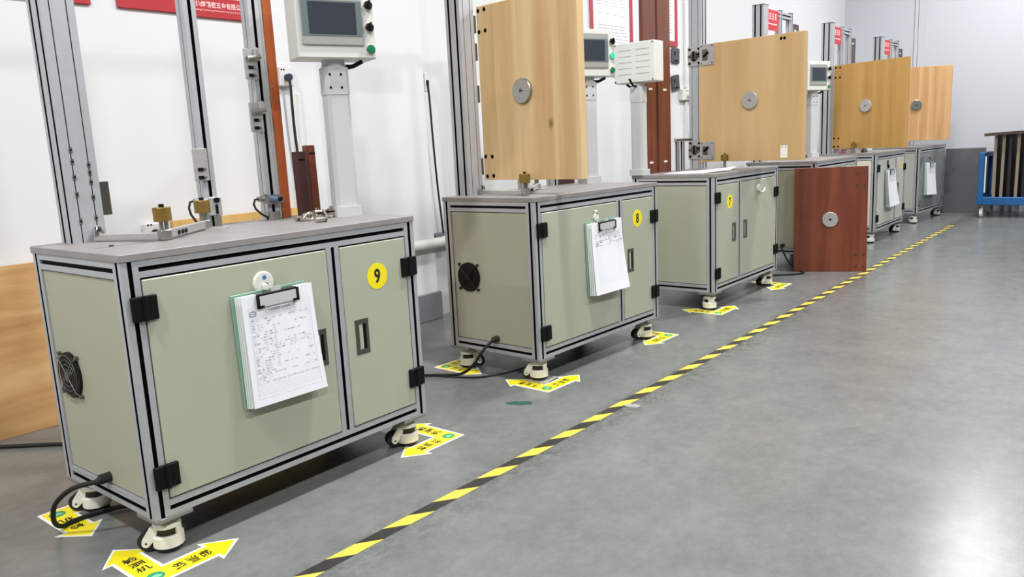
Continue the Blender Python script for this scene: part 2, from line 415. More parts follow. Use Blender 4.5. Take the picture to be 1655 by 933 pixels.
# ------------------------------------------------------------------ test benches
W, D, ZB, H = .9067, .4916, .1023, .7423
BEN = {9: (-1.798, .767, -.98), 8: (-1.8691, 2.3494, .94), 7: (-1.8733, 3.8897, -.83),
       6: (-1.8587, 5.4062, -.71), 5: (-1.8762, 6.851, -.56), 4: (-1.9102, 8.3896, 2.15)}
def bxf(n):
    x, y, a = BEN[n]; return T(x, y, 0) @ RZ(90-a)
ZT = H-.018
def castor(root, cu, cv, ang, lift=0.):
    """levelling castor under a bench corner: plate, white housing, wheel, dial, foot"""
    xf = T(cu, cv, 0) @ RZ(ang); z0 = lift
    c = B(xf)
    # white housing: bottom cup, two window pillars, top cap, side fork
    c.lathe((0, 0, z0), [(.032, .012), (.037, .014), (.037, .040), (.034, .043), (.030, .043)], 22)
    for s_ in (0, 1):
        th0 = math.radians(148 if s_ else -32)
        ring = []
        for k in range(5):
            t = th0+math.radians(64)*k/4
            ring.append((math.cos(t), math.sin(t)))
        poly = [(p[0]*.033, p[1]*.033) for p in ring]+[(p[0]*.027, p[1]*.027) for p in ring[::-1]]
        c.prism(poly, z0+.040, z0+.064)
    c.lathe((0, 0, z0), [(.033, .062), (.034, .066), (.030, .074), (.020, .079)], 22)
    for s_ in (-1, 1):
        y0, y1 = sorted((s_*.016, s_*.021))
        c.xz_prism([(-.012, z0+.066), (-.034, z0+.068), (-.056, z0+.036), (-.058, z0+.024), (-.050, z0+.016), (-.038, z0+.020), (-.026, z0+.034)][::-1], y0, y1)
        c.cyl((-.047, s_*.021, z0+.026), (-.047, s_*.0235, z0+.026), .010, 14)
    o = c.build('castor', 'castw', root)
    q = B(xf); q.cyl((-.046, -.0145, z0+.0265), (-.046, .0145, z0+.0265), .0245, 22); q.cyl((-.046, -.0240, z0+.0265), (-.046, .0240, z0+.0265), .003, 8); q.build('wheel', 'blackrub', o)
    q = B(xf); q.lathe((0, 0, z0), [(.026, .041), (.028, .044), (.028, .060), (.026, .063)], 20, [0, 0, 0]); q.build('adjuster_dial', 'red_dial', o)
    q = B(xf); q.lathe((0, 0, z0), [(.027, .0), (.030, .003), (.031, .013)], 20); q.build('rubber_foot', 'blackrub', o)
    q = B(xf); q.cyl((0, 0, z0+.076), (0, 0, ZB-.012), .012, 10); q.build('stem', 'steel_d', o)
    q = B(T(cu, cv, 0)); q.box((-.048, -.048, ZB-.013), (.048, .048, ZB-.001), 0, .002); q.build('mounting_plate', 'alu_dark', o)
    return o
def hinge_block(root, u0, u1, z0, z1, m='hinge'):
    q = B(); cy = -.010; uc = (u0+u1)/2
    q.box((u0, -.011, z0), (uc-.001, .0005, z1), 0, .002); q.box((uc+.001, -.011, z0), (u1, .0005, z1), 0, .002)
    q.cyl((uc, -.010, z0), (uc, -.010, z1), .006, 10)
    o = q.build('hinge', m, root)
    return o
def pull(parent, u, z, w_=.05, h_=.105):
    q = B(); u0, u1, z0, z1 = u-w_/2, u+w_/2, z-h_/2, z+h_/2
    iu0, iu1, iz0, iz1 = u-w_*.22, u+w_*.30, z-h_*.36, z+h_*.36
    y0, y1 = -.003, .0005
    for lo, hi in (((u0, z0), (iu0, z1)), ((iu1, z0), (u1, z1)), ((iu0, z0), (iu1, iz0)), ((iu0, iz1), (iu1, z1))):
        q.box((lo[0], y0, lo[1]), (hi[0], y1, hi[1]))
    q.box((iu0+(iu1-iu0)*.55, -.0022, iz0), (iu1, -.0012, iz1), 1)
    q.box((iu0, -.0018, iz0), (iu0+(iu1-iu0)*.55, -.0008, iz1), 2)
    return q.build('recessed_handle', ['steel_d', 'slot', 'steel'], parent)
def bench(n, doors, div, dm, sm, label, hinge_m='hinge', fan=True, gland=True, mirror=False, plank='plankdk', castor_ang=(0, 0, 0, 0), lift0=0., posts=True):
    root = thing('test_bench', label, 'test bench', bxf(n), 'door test benches in a row')
    al = ['alu', 'slot', 'slotgrey']
    e = .04
    for (u, v) in ((0, 0), (W-e, 0), (0, D-e), (W-e, D-e)):
        q = B(); q.extr('z', (u, v, ZB), (u+e, v+e, ZT)); q.build('frame_post', al, root)
    for z0, z1 in ((ZB, ZB+e), (ZT-e, ZT)):
        q = B(); q.extr('x', (e, 0, z0), (W-e, e, z1)); q.build('frame_rail', al, root)
        q = B(); q.extr('x', (e, D-e, z0), (W-e, D, z1)); q.build('frame_rail', al, root)
        q = B(); q.extr('y', (0, e, z0), (e, D-e, z1)); q.build('frame_rail', al, root)
        q = B(); q.extr('y', (W-e, e, z0), (W, D-e, z1)); q.build('frame_rail', al, root)
    q = B(); q.extr('z', (div[0], 0, ZB+e), (div[1], e, ZT-e), cell=.05); q.build('frame_divider', al, root)
    q = B(); q.box((-.003, -.003, ZT), (W+.003, D+.003, H), 0, .0015)
    q.build('bench_top', 'table', root)
    # panels
    q = B(); q.box((.004, e+.003, ZB+e+.003), (.010, D-e-.003, ZT-e-.003), 0, .001); sp = q.build('side_panel', sm, root)
    q = B(); q.box((W-.010, e+.003, ZB+e+.003), (W-.004, D-e-.003, ZT-e-.003)); q.build('side_panel', sm, root)
    q = B(); q.box((e, D-.012, ZB+e), (W-e, D-.006, ZT-e)); q.build('back_panel', sm, root)
    q = B(); q.box((.012, .012, ZB+.018), (W-.012, D-.012, ZB+.024)); q.build('base_light_block', 'blackrub', root)  # unseen sheet added to block light, black to keep the shade below dark
    ds = []
    for (u0, u1, hu) in doors:
        q = B(); q.box((u0, -.002, ZB+e+.004), (u1, .016, ZT-e-.005), 0, .002); d = q.build('door', dm, root); ds.append(d)
        if hu is not None: pull(d, hu, .4085)
    for (u0, u1) in ((.010, .070), (.841, .902)):
        for z in ((.614, .205) if u0 < .1 else (.588, .232)): hinge_block(root, u0, u1, z-.029, z+.029, hinge_m)
    if fan:
        f = B(T(0, .365, .411))
        f.cyl((.0045, 0, 0), (-.003, 0, 0), .061, 28, 0)
        fo = f.build('cooling_fan', 'black', root)
        g = B(T(0, .365, .411))
        for r in (.018, .030, .042, .054):
            g.tube([(-.008, r*math.cos(t*math.pi/12), r*math.sin(t*math.pi/12)) for t in range(25)], .0013, 5)
        for k in range(4):
            a = math.pi/4+k*math.pi/2; g.tube([(-.009, .012*math.cos(a), .012*math.sin(a)), (-.009, .060*math.cos(a), .060*math.sin(a)), (.002, .073*math.cos(a), .073*math.sin(a))], .0018, 5)
            g.cyl((.004, .073*math.cos(a), .073*math.sin(a)), (-.005, .073*math.cos(a), .073*math.sin(a)), .005, 10)
        g.cyl((-.003, 0, 0), (-.010, 0, 0), .014, 16); g.build('fan_guard', 'steel_d' if n == 9 else 'black', fo)
    if gland:
        q = B(); q.cyl((.004, .224, .163), (-.022, .224, .163), .013, 12); q.cyl((-.02, .224, .163), (-.034, .224, .160), .010, 12, 0, .007); q.build('cable_gland', 'blackrub', root)
    for k, (u, v) in enumerate(((.048, .048), (W-.048, .048), (.048, D-.048), (W-.048, D-.048))):
        castor(root, u, v, castor_ang[k], lift0 if k == 0 else 0.)
    if posts:
        mu = (lambda a, c: (W-c, W-a)) if mirror else (lambda a, c: (a, c))
        PT = 1.812
        def post(u0, u1, v0, v1, name, thin=None, z1=PT):
            a, c = mu(u0, u1); q = B(); q.extr('z', (a, v0, H), (c, v1, z1), thin=thin); q.box((a-.001, v0-.001, z1), (c+.001, v1+.001, z1+.004), 1); return q.build(name, al, root)
        post(.075, .157, .405, .487, 'main_post', {0})
        post(.475, .515, .44, .48, 'latch_post', {3})
        post(.690, .730, .44, .48, 'latch_post', {3})
        a, c = mu(.157, .690)
        a2, c2 = (a, c)
        q = B(); q.extr('x', (mu(.157, .475)[0], .44, 1.765), (mu(.157, .475)[1], .48, 1.805)); q.build('top_beam', al, root)
        q = B(); q.extr('x', (mu(.515, .690)[0], .44, 1.765), (mu(.515, .690)[1], .48, 1.805)); q.build('top_beam', al, root)
    return root, ds

def number_sticker(root, u, z, s, r=.039):
    q = B(T(u, -.0021, z) @ RX(90)); 
    q.cyl((0, 0, 0), (0, 0, .0006), r, 36, 0, smooth=False); o = q.build('number_sticker', 'yellow', root)
    q = B(T(u, -.0030, z) @ RX(90)); q.mesh(fit(text(s, .03), r*.60, r*1.15), lambda p: p); q.build('digit', 'ink', o)
    return o
def test_door(root, hin, out, z0, z1, m, rosx, rosz, screws, th=.036, name='test_door', rosm='steel'):
    h = Vector((hin[0], hin[1], 0)); o_ = Vector((out[0], out[1], 0)); d = (o_-h); L = d.length; d.normalize()
    xf = Matrix(((d.x, -d.y, 0, h.x), (d.y, d.x, 0, h.y), (0, 0, 1, 0), (0, 0, 0, 1)))
    q = B(); q.box((0, 0, z0), (L, th, z1), 0, .0015); o = q.build(name, m, root); o.matrix_local = xf
    q = B(T(rosx, 0, rosz) @ RX(90)); q.lathe((0, 0, 0), [(.050, 0), (.050, .012), (.047, .014), (.010, .014), (.010, .011), (0, .011)], 32, smooth=False); q.box((-.008, -.002, .0138), (.008, .002, .0146), 1); q.build('rosette', [rosm, 'slot'], o)
    for (x, z) in screws:
        q = B(); q.cyl((x, -.0012, z), (x, .001, z), .0085, 12); q.build('screw_hole', 'slot', o)
    return o, xf
def control_panel(root, u, v, ang, btn, back=False, zb=1.243):
    """column with a tilting touch-screen box"""
    base = T(u, v, 0) @ RZ(ang)
    q = B(base)
    def octa(hx, hy, c): return [(-hx+c, -hy), (hx-c, -hy), (hx, -hy+c), (hx, hy-c), (hx-c, hy), (-hx+c, hy), (-hx, hy-c), (-hx, -hy+c)]
    q.prism(octa(.037, .034, .011), H+.01, zb-.09)
    q.prism(octa(.043, .043, .004), H, H+.032)
    q.prism(octa(.039, .036, .012), zb-.106, zb-.022); q.lathe((0, 0, 0), [(.038, zb-.026), (.038, zb-.018), (.036, zb-.016), (.036, zb)], 20)
    col = q.build('control_column', 'hmig', root)
    q = B(base); q.cyl((.036, -.01, zb-.020), (.050, -.014, zb-.020), .008, 10); q.tube([(.046, -.014, zb-.021), (.060, -.018, zb-.018), (.088, -.028, zb-.004)], .0068, 8); q.build('clamp_lever', 'black', col)
    for sx in (-1, 1):
        for dz in (.045, .085):
            qq = B(base); qq.cyl((sx*.018-.008, -.0355, zb-dz), (sx*.018-.008, -.0375, zb-dz), .004, 8); qq.build('screw', 'black', col)
    q = B(base); q.box((-.125, -.062, zb), (.125, .045, zb+.215), 0, .004); box = q.build('control_box', 'hmiw', root)
    q = B(base)
    q.box((-.112, -.068, zb+.038), (.084, -.0615, zb+.196), 0, .004); bz = q.build('bezel', 'bezel', box)
    q = B(base); q.box((-.109, -.0692, zb+.066), (.081, -.0678, zb+.170), 0)
    q.box((-.088, -.0698, zb+.071), (.062, -.0690, zb+.165), 1); q.build('screen', ['bezel2', 'screen'], box)
    for z, k in zip((.028, .094, .160), btn):
        q = B(base @ T(.105, -.062, zb+z) @ RX(90))
        q.lathe((0, 0, 0), [(.0145, 0), (.0145, .006), (.0125, .007)], 18, 1)
        if k == 'sel': q.lathe((0, 0, 0), [(.0115, .006), (.011, .016), (0, .016)], 16, 0); q.box((-.003, -.014, .014), (.003, .014, .022), 0); q.box((-.001, .002, .022), (.001, .013, .0225), 1); q.build('selector_knob', ['black', 'chrome'], box)
        else: q.lathe((0, 0, 0), [(.0115, .006), (.0115, .012), (.010, .014), (0, .014)], 16, 0); q.build('push_button', [k, 'chrome'], box)
    if back:
        q = B(base)
        for c in (-.055, .055):
            for i in range(5): q.box((c-.042, .0448, zb+.045+i*.032), (c+.042, .0455, zb+.0475+i*.032))
        q.build('vent_slots', 'printdark', box)
        for sx in (-.117, .117):
            for dz in (.010, .205):
                q = B(base); q.cyl((sx, .0445, zb+dz), (sx, .047, zb+dz), .004, 8); q.build('cover_screw', 'black', box)
        q = B(base); q.tube([(-.01, .037, zb-.02), (.0, .055, zb-.018), (.012, .075, zb+.02)], .006, 8); q.build('rear_lever', 'black', col)
    return box
def pusher(root, a, c, e_, name='pusher_arm', disc=True):
    """flat bars lying on the bench with two brass rollers; a post end, c corner block, e_ far end"""
    for k, (p, r) in enumerate(((a, c), (c, e_))):
        d = Vector((r[0]-p[0], r[1]-p[1], 0)); L = d.length; ang = math.degrees(math.atan2(d.y, d.x))
        q = B(T(p[0], p[1], H) @ RZ(ang)); q.box((-.01, -.009, .003 if k == 0 else .004), (L+.01, .009, .020 if k == 0 else .026), 0, .0015)
        if k: 
            for t in (.25, .34, .42): q.cyl((L*t, -.009, .014), (L*t, -.0125, .014), .006, 8, 1)
        o = q.build('pusher_bar', ['zinc', 'black'], root)
    for (x, y, zb) in ((c[0], c[1], .024), (e_[0], e_[1], .024)):
        q = B(T(x, y, H)); q.box((-.014, -.014, .001), (.014, .014, .028), 0, .002)
        q.cyl((-.006, 0, .026), (-.006, 0, .062), .0055, 10); q.cyl((.008, 0, .026), (.008, 0, .062), .0055, 10)
        o = q.build('roller_pin', 'steel', root)
        q = B(T(x, y, H)); q.lathe((0, 0, 0), [(.0215, .050), (.0225, .052), (.0225, .084), (.0215, .086), (.006, .086)], 22); q.build('brass_roller', 'brass', o)
        q = B(T(x, y, H)); q.cyl((0, 0, .086), (0, 0, .094), .007, 6, smooth=False); q.build('bolt_head', 'black', o)
    q = B(T(a[0], a[1], H)); q.lathe((0, 0, 0), [(.014, .018), (.014, .028), (.013, .034), (.009, .041), (0, .044)], 16); q.build('dome_nut', 'chrome', root)
    if disc:
        q = B(T(e_[0]+.025, e_[1]-.012, H)); q.cyl((0, 0, 0), (0, 0, .004), .040, 28, smooth=False); q.build('pivot_disc', 'zinc', root)
def post_hardware(root, sliders=True):
    if sliders:
        def plate(u0, u1, z0, z1, kind):
            q = B(); v = .4385
            q.box((u0, v-.008, z0), (u1, v, z1), 0, .001)
            for dz in ((.012, .036) if kind == 'b' else (.010, .034)):
                q.box((u0+.010, v-.0105, z0+dz-.005), (u0+.026, v-.008, z0+dz+.005), 1); q.cyl((u0+.031, v-.008, z0+dz), (u0+.031, v-.011, z0+dz), .004, 8, 2)
            if kind == 'b': q.cyl((u0+.006, v-.014, z1-.030), (u1+.006, v-.014, z1-.022), .008, 10, 2); q.box((u1-.014, v-.018, z1-.036), (u1+.004, v-.006, z1+.004), 0, .003)
            o = q.build('slide_plate', ['zinc', 'slot', 'steel'], root)
        plate(.448, .493, .882, .977, 'a'); plate(.655, .700, 1.184, 1.276, 'b'); plate(.655, .700, 1.023, 1.113, 'b')
        q = B(); q.box((.480, .428, .775), (.522, .4395, .832), 0, .003); q.cyl((.503, .428, .822), (.503, .420, .822), .008, 12, 1); q.box((.499, .426, .78), (.507, .428, .808), 1); q.cyl((.500, .424, H), (.500, .424, .775), .011, 14, 2); q.build('latch_block', ['zinc', 'slot', 'steel'], root)
        q = B(); q.cyl((.642, .42, .813), (.660, .42, .812), .008, 12, 0); q.cyl((.660, .42, .812), (.676, .42, .811), .015, 6, 0, smooth=False); q.cyl((.676, .42, .811), (.708, .42, .808), .012, 14, 1); q.box((.690, .418, .792), (.734, .4395, .822), 0, .003); q.cyl((.722, .418, .807), (.722, .411, .807), .007, 10, 2)
        o = q.build('sensor', ['steel', 'sensor_blue', 'black'], root)
        q = B(); q.tube([(.644, .42, .813), (.632, .42, .812), (.626, .42, .798), (.632, .42, .782), (.650, .42, .765), (.672, .42, .752), (.676, .425, .744)], .0035, 7); q.build('sensor_cable', 'blackrub', o)
        q = B(); q.cyl((.695, .425, H), (.695, .425, H+.026), .022, 20); q.build('base_ring', 'steel', root)
        q = B(); q.tube([(.438, .44, .824), (.426, .44, .822), (.420, .44, .805), (.424, .44, .785), (.438, .44, .762), (.452, .44, .748)], .0035, 7); q.build('sensor_cable', 'blackrub', root)
        q = B(); q.cyl((.434, .432, .824), (.478, .436, .824), .007, 10); q.build('sensor_tip', 'steel', root)
        # plate on the back of the main post and T-nuts in its slots
        q = B(); q.box((.158, .425, .809), (.190, .431, .899), 0, .001); q.build('side_plate', 'steel_d', root)
        for (u, zz) in ((.0965, (.985, .955, .915, .870, .800)), (.1365, (.945, .925, .900, .860, .805))):
            for z in zz:
                q = B(); q.box((u-.004, .4035, z-.007), (u+.004, .4065, z+.007), 0); q.cyl((u, .4035, z), (u, .402, z), .0028, 8, 1); q.build('slot_nut', ['steel', 'slot'], root)

def cord(root, pts, name='power_cord', r=.0065):
    # Catmull-Rom smoothing
    P = [Vector(p) for p in pts]; out = []
    for i in range(len(P)-1):
        p0 = P[max(i-1, 0)]; p1 = P[i]; p2 = P[i+1]; p3 = P[min(i+2, len(P)-1)]
        for k in range(6):
            t = k/6; out.append(.5*((2*p1)+(p2-p0)*t+(2*p0-5*p1+4*p2-p3)*t*t+(3*p1-p0-3*p2+p3)*t**3))
    out.append(P[-1]); q = B(); q.tube(out, r, 8); return q.build(name, 'blackrub', root)

std_doors = [(.044, .565, .515), (.613, .8635, .669)]
b9, d9 = bench(9, std_doors, (.567, .611), 'sage', 'sage_d', 'nearest sage green aluminium-framed test bench, numbered 9, with no test board mounted', castor_ang=(-45, -25, -45, 0))
b8, d8 = bench(8, std_doors, (.567, .611), 'sage', 'sage_d', 'sage green test bench numbered 8 carrying a honey oak door board', castor_ang=(-75, -25, 140, 0), lift0=.008)
b7, d7 = bench(7, [(.044, .312, .255), (.352, .8635, .41)], (.314, .350), 'sage', 'sage', 'sage green test bench numbered 7 with plain tan plywood door board and hinge plates', fan=False, gland=False, castor_ang=(-135, -25, 0, 0), posts=False)
b6, d6 = bench(6, std_doors, (.567, .611), 'sage', 'sage_d', 'test bench mostly hidden behind the leaning red mahogany board', fan=False, castor_ang=(-135, -25, 0, 0))
b5, d5 = bench(5, std_doors, (.567, .611), 'palegrey', 'cream', 'pale grey test bench with cream side panel and golden veneer door board', fan=False, gland=False, castor_ang=(-135, -25, 0, 0))
b4, d4 = bench(4, [(.044, .565, None), (.613, .8635, None)], (.567, .611), 'steelgrey', 'palegrey', 'farthest test bench with glossy grey doors, next to the charcoal panel', hinge_m='steel', fan=False, gland=True, castor_ang=(-135, -25, 0, 0))

number_sticker(b9, .7438, .578, '9'); number_sticker(b8, .731, .592, '8'); number_sticker(b7, .1991, .581, '7'); number_sticker(b5, .757, .606, '5', .03)

# small seam scribed in the nearest bench top
q = B(T(.062, .215, H) @ RZ(-3)); q.box((-.02, -.001, .0001), (.135, .001, .0006)); q.build('top_seam', 'printdark', b9)
q = B(); q.cyl((.085, .222, H), (.085, .222, H+.004), .006, 10); q.build('top_screw', 'steel_d', b9)

control_panel(b9, .86, .262, -20, ('green_b', 'sel', 'sel'), zb=1.232)
control_panel(b8, .86, .345, -20, ('green_b', 'green_lit', 'sel'))
control_panel(b7, .03, .46, 90, ('green_b', 'sel', 'sel'), back=True, zb=1.25)
control_panel(b6, .86, .33, -20, ('green_b', 'sel', 'sel'))
control_panel(b5, .86, .33, -20, ('green_b', 'sel', 'sel'))

post_hardware(b9)
pusher(b9, (.130, .388), (.216, .205), (.420, .366))
pusher(b8, (.135, .388), (.105, .125), (.43, .33))
pusher(b5, (.175, .39), (.036, .195), (.43, .36))
pusher(b4, (.175, .425), (.205, .215), (.43, .36))
q = B(); q.box((.742, .438, H), (.776, .478, 1.80), 0, .002); q.build('jamb_strip', 'plankor', b9)
q = B(); q.box((.731, .440, H), (.7415, .476, 1.80), 0, .002); q.build('jamb_pale_strip', 'zinc', b9)  # pale strip between the latch post and the orange jamb
for z in (.80, 1.165): 
    q = B(); q.cyl((.748, .436, z), (.748, .439, z), .004, 8); q.build('screw', 'chrome', b9)
for bb, m in ((b8, 'plankdk'), (b6, 'plankdk'), (b5, 'plankdk'), (b4, 'plankdk')):
    q = B(); q.box((.735, .446, H), (.875, .474, 1.745), 0, .002); pk = q.build('jamb_plank', m, bb)
    for z in (1.69, 1.35, 1.0): q = B(); q.box((.775, .4445, z), (.815, .4465, z+.012)); q.build('strike_slot', 'conduit', pk)
# bench 7: two upright planks, hinge plates, small frame
for u0, u1, v0, v1, nm in ((.70, .782, .405, .487, 'main_post'), (.80, .84, .445, .485, 'latch_post')):
    q = B(); q.extr('z', (u0, v0, H), (u1, v1, 1.812), thin={3} if nm == 'main_post' else None); q.build(nm, ['alu', 'slot', 'slotgrey'], b7)
for u0, u1 in ((.095, .243), (.264, .415)):
    q = B(); q.box((u0, .465, H), (u1, .487, 1.80), 0, .002); pk = q.build('jamb_plank', 'plankbr', b7)
    for z in (1.735, 1.215, .80): q = B(); q.box((u0+.06, .4635, z), (u0+.10, .4655, z+.011)); q.build('strike_slot', 'conduit', pk)
for z0, z1 in ((1.368, 1.484), (.803, .917)):
    q = B(); q.box((.690, .402, z0), (.6995, .490, z1), 0, .001)
    for v in (.416, .476):
        for dz in (.016, (z1-z0)-.016): q.cyl((.690, v, z0+dz), (.687, v, z0+dz), .008, 10, 1)
    q.box((.676, .428, z0+.035), (.691, .465, z1-.035), 2, .003); q.cyl((.680, .410, (z0+z1)/2), (.680, .480, (z0+z1)/2), .008, 10, 2)
    q.box((.670, .440, z0+.028), (.688, .449, z1-.03), 1); q.cyl((.682, .43, z0+.06), (.668, .40, z0+.072), .007, 8, 1)
    q.build('hinge_plate', ['zinc', 'slot', 'steel_d'], b7)
q = B()
for lo, hi, ax in (((.455, .44, H), (.475, .46, .915), 'z'), ((.52, .44, H), (.54, .46, .915), 'z'), ((.44, .44, .915), (.66, .46, .935), 'x')):
    q.extr(ax, lo, hi, .006, .004, .02)
q.build('stop_frame', ['alu', 'slot', 'slotgrey'], b7)
q = B(); q.box((.545, .185, H), (.60, .215, H+.012), 0, .001); q.cyl((.576, .20, H), (.576, .20, H+.062), .006, 10); q.cyl((.589, .20, H), (.589, .20, H+.062), .006, 10); q.build('roller_pin', 'steel', b7)
q = B(); q.lathe((.582, .20, H), [(.022, .050), (.0225, .052), (.0225, .086), (.007, .086), (.007, .094), (0, .094)], 20); q.build('brass_roller', 'brass', b7)

# test boards hinged on the main posts
def sc(*l): return list(l)
bd, _ = test_door(b8, (.1692, .40), (.1315, -.1369), .8025, 1.5094, 'oak', .25, 1.153, sc((.012, 1.491), (.048, 1.493), (.012, 1.408), (.049, 1.41), (.012, .901), (.052, .90), (.017, .818), (.055, .82)))
for z in (1.44, 1.33, 1.16, .86):
    q = B(); q.box((.158, .402, z-.035), (.168, .425, z+.035), 0, .001); q.build('hinge_leaf', 'steel_d', b8)
bd7, xf7 = test_door(b7, (.6638, .40), (.6099, -.2562), .7848, 1.4859, 'ply', .337, 1.135, sc((.52, 1.46), (.54, 1.46)), rosm='zinc')
for z0, z1 in ((1.362, 1.485), (.800, .909)):
    q = B(); q.box((.006, -.006, z0), (.104, .0005, z1), 0, .001)
    for x, z in ((.090, .012), (.090, z1-z0-.012), (.018, .012), (.018, z1-z0-.012)): q.cyl((x, -.006, z0+z), (x, -.0075, z0+z), .004, 8, 1)
    q.box((.025, -.012, z0+.03), (.06, -.006, z1-.03), 2, .003); q.cyl((.035, -.014, z0+.05), (.066, -.014, z0+.075), .006, 8, 1)
    q.build('hinge_leaf', ['zinc', 'slot', 'steel_d'], bd7)
q = B(); q.box((.524, -.003, .797), (.566, .001, .868), 0, .0005); q.cyl((.534, -.003, .860), (.534, -.004, .860), .003, 8, 1); q.cyl((.556, -.003, .860), (.556, -.004, .860), .003, 8, 1); q.build('white_tag_plate', ['white_v', 'slot'], bd7)
test_door(b5, (.1431, .40), (-.0689, -.2185), .781, 1.470, 'gold', .309, 1.122, sc((.017, 1.45), (.058, 1.45), (.017, 1.37), (.058, 1.37), (.016, .869), (.058, .869), (.016, .80), (.058, .80)), rosm='zinc')
test_door(b4, (.1521, .40), (.4661, -.1405), .796, 1.508, 'peach', .307, 1.141, sc((.017, 1.45), (.058, 1.45)))

# red signs on the top beams
for bb in (b8, b6, b5, b4):
    q = B(); q.box((.162, .436, 1.66), (.43, .4395, 1.80)); sg = q.build('red_sign', 'red_sign', bb)
    q = B()
    for i in range(4): 
        u = .205+i*.050
        for dz in (0, .017, .034): q.box((u, .4352, 1.735+dz), (u+.034, .4362, 1.742+dz))
        q.box((u+.013, .4352, 1.735), (u+.020, .4362, 1.776))
    q.box((.20, .4352, 1.700), (.40, .4362, 1.708)); q.build('sign_lettering', 'pink', sg)

# cords leaving the benches
cord(b9, [(-.03, .224, .161), (-.075, .262, .150), (-.10, .315, .105), (-.095, .358, .045), (-.070, .385, .012), (-.035, .400, .008), (.04, .395, .008), (.12, .36, .008), (.24, .34, .008)], r=.0062)
cord(b8, [(-.03, .224, .161), (-.065, .245, .125), (-.085, .29, .06), (-.095, .35, .018), (-.12, .42, .008), (-.19, .52, .008), (-.28, .60, .008), (-.5, .72, .008), (-.62, .86, .008)], r=.0062)
cord(b8, [(.20, .20, .006), (.06, .22, .006), (-.05, .27, .006), (-.10, .34, .006), (-.14, .45, .006)], 'thin_cable', .0035)
cord(b6, [(-.03, .224, .161), (-.06, .20, .13), (-.07, .15, .05), (-.09, .08, .008), (-.16, .02, .008), (-.26, .06, .008), (-.34, .16, .008)], r=.0062)

# hooks for the clipboards
q = B(T(.3553, -.002, .622) @ RX(90)); q.lathe((0, 0, 0), [(.030, 0), (.030, .003), (.027, .006), (0, .006)], 24, 0); q.cyl((.002, .014, .006), (.002, .014, .0072), .0055, 14, 1); q.box((-.006, -.02, .005), (.006, -.002, .016), 0, .003); q.cyl((.006, -.004, .006), (.006, -.004, .0085), .004, 8, 2); q.build('adhesive_hook', ['castw', 'blue_dot', 'black'], b9)
q = B(T(.405, -.002, .628) @ RX(90)); q.lathe((0, 0, 0), [(.018, 0), (.018, .004), (.014, .007), (0, .007)], 20, 0); q.box((-.010, .006, 0), (.010, .030, .005), 0, .004); q.box((-.004, -.024, .004), (.004, 0, .014), 0, .003); q.cyl((.002, .016, .005), (.002, .016, .007), .004, 8, 2); q.build('adhesive_hook', ['castw', 'blue_dot', 'black'], b8)
q = B(T(.598, -.002, .630) @ RX(90)); q.lathe((0, 0, 0), [(.021, 0), (.021, .004), (.017, .007), (0, .007)], 20, 0); q.tube([(.0, -.012, .006), (.010, -.026, .012), (.028, -.028, .018), (.040, -.014, .022), (.042, .002, .024)], .006, 8, 0); q.build('adhesive_hook', ['castw'], b7)
q = B(T(.315, -.002, .640) @ RX(90)); q.box((-.012, -.03, 0), (.012, .03, .006), 0, .003); q.box((-.006, -.04, .004), (.006, -.01, .016), 0, .003); q.build('adhesive_hook', ['slot'], b5)
q = B(T(.33, -.002, .640) @ RX(90)); q.lathe((0, 0, 0), [(.02, 0), (.02, .005), (.014, .007), (0, .007)], 20, 0); q.box((-.005, -.03, .004), (.005, 0, .014), 0, .003); q.build('adhesive_hook', ['steel'], b4)

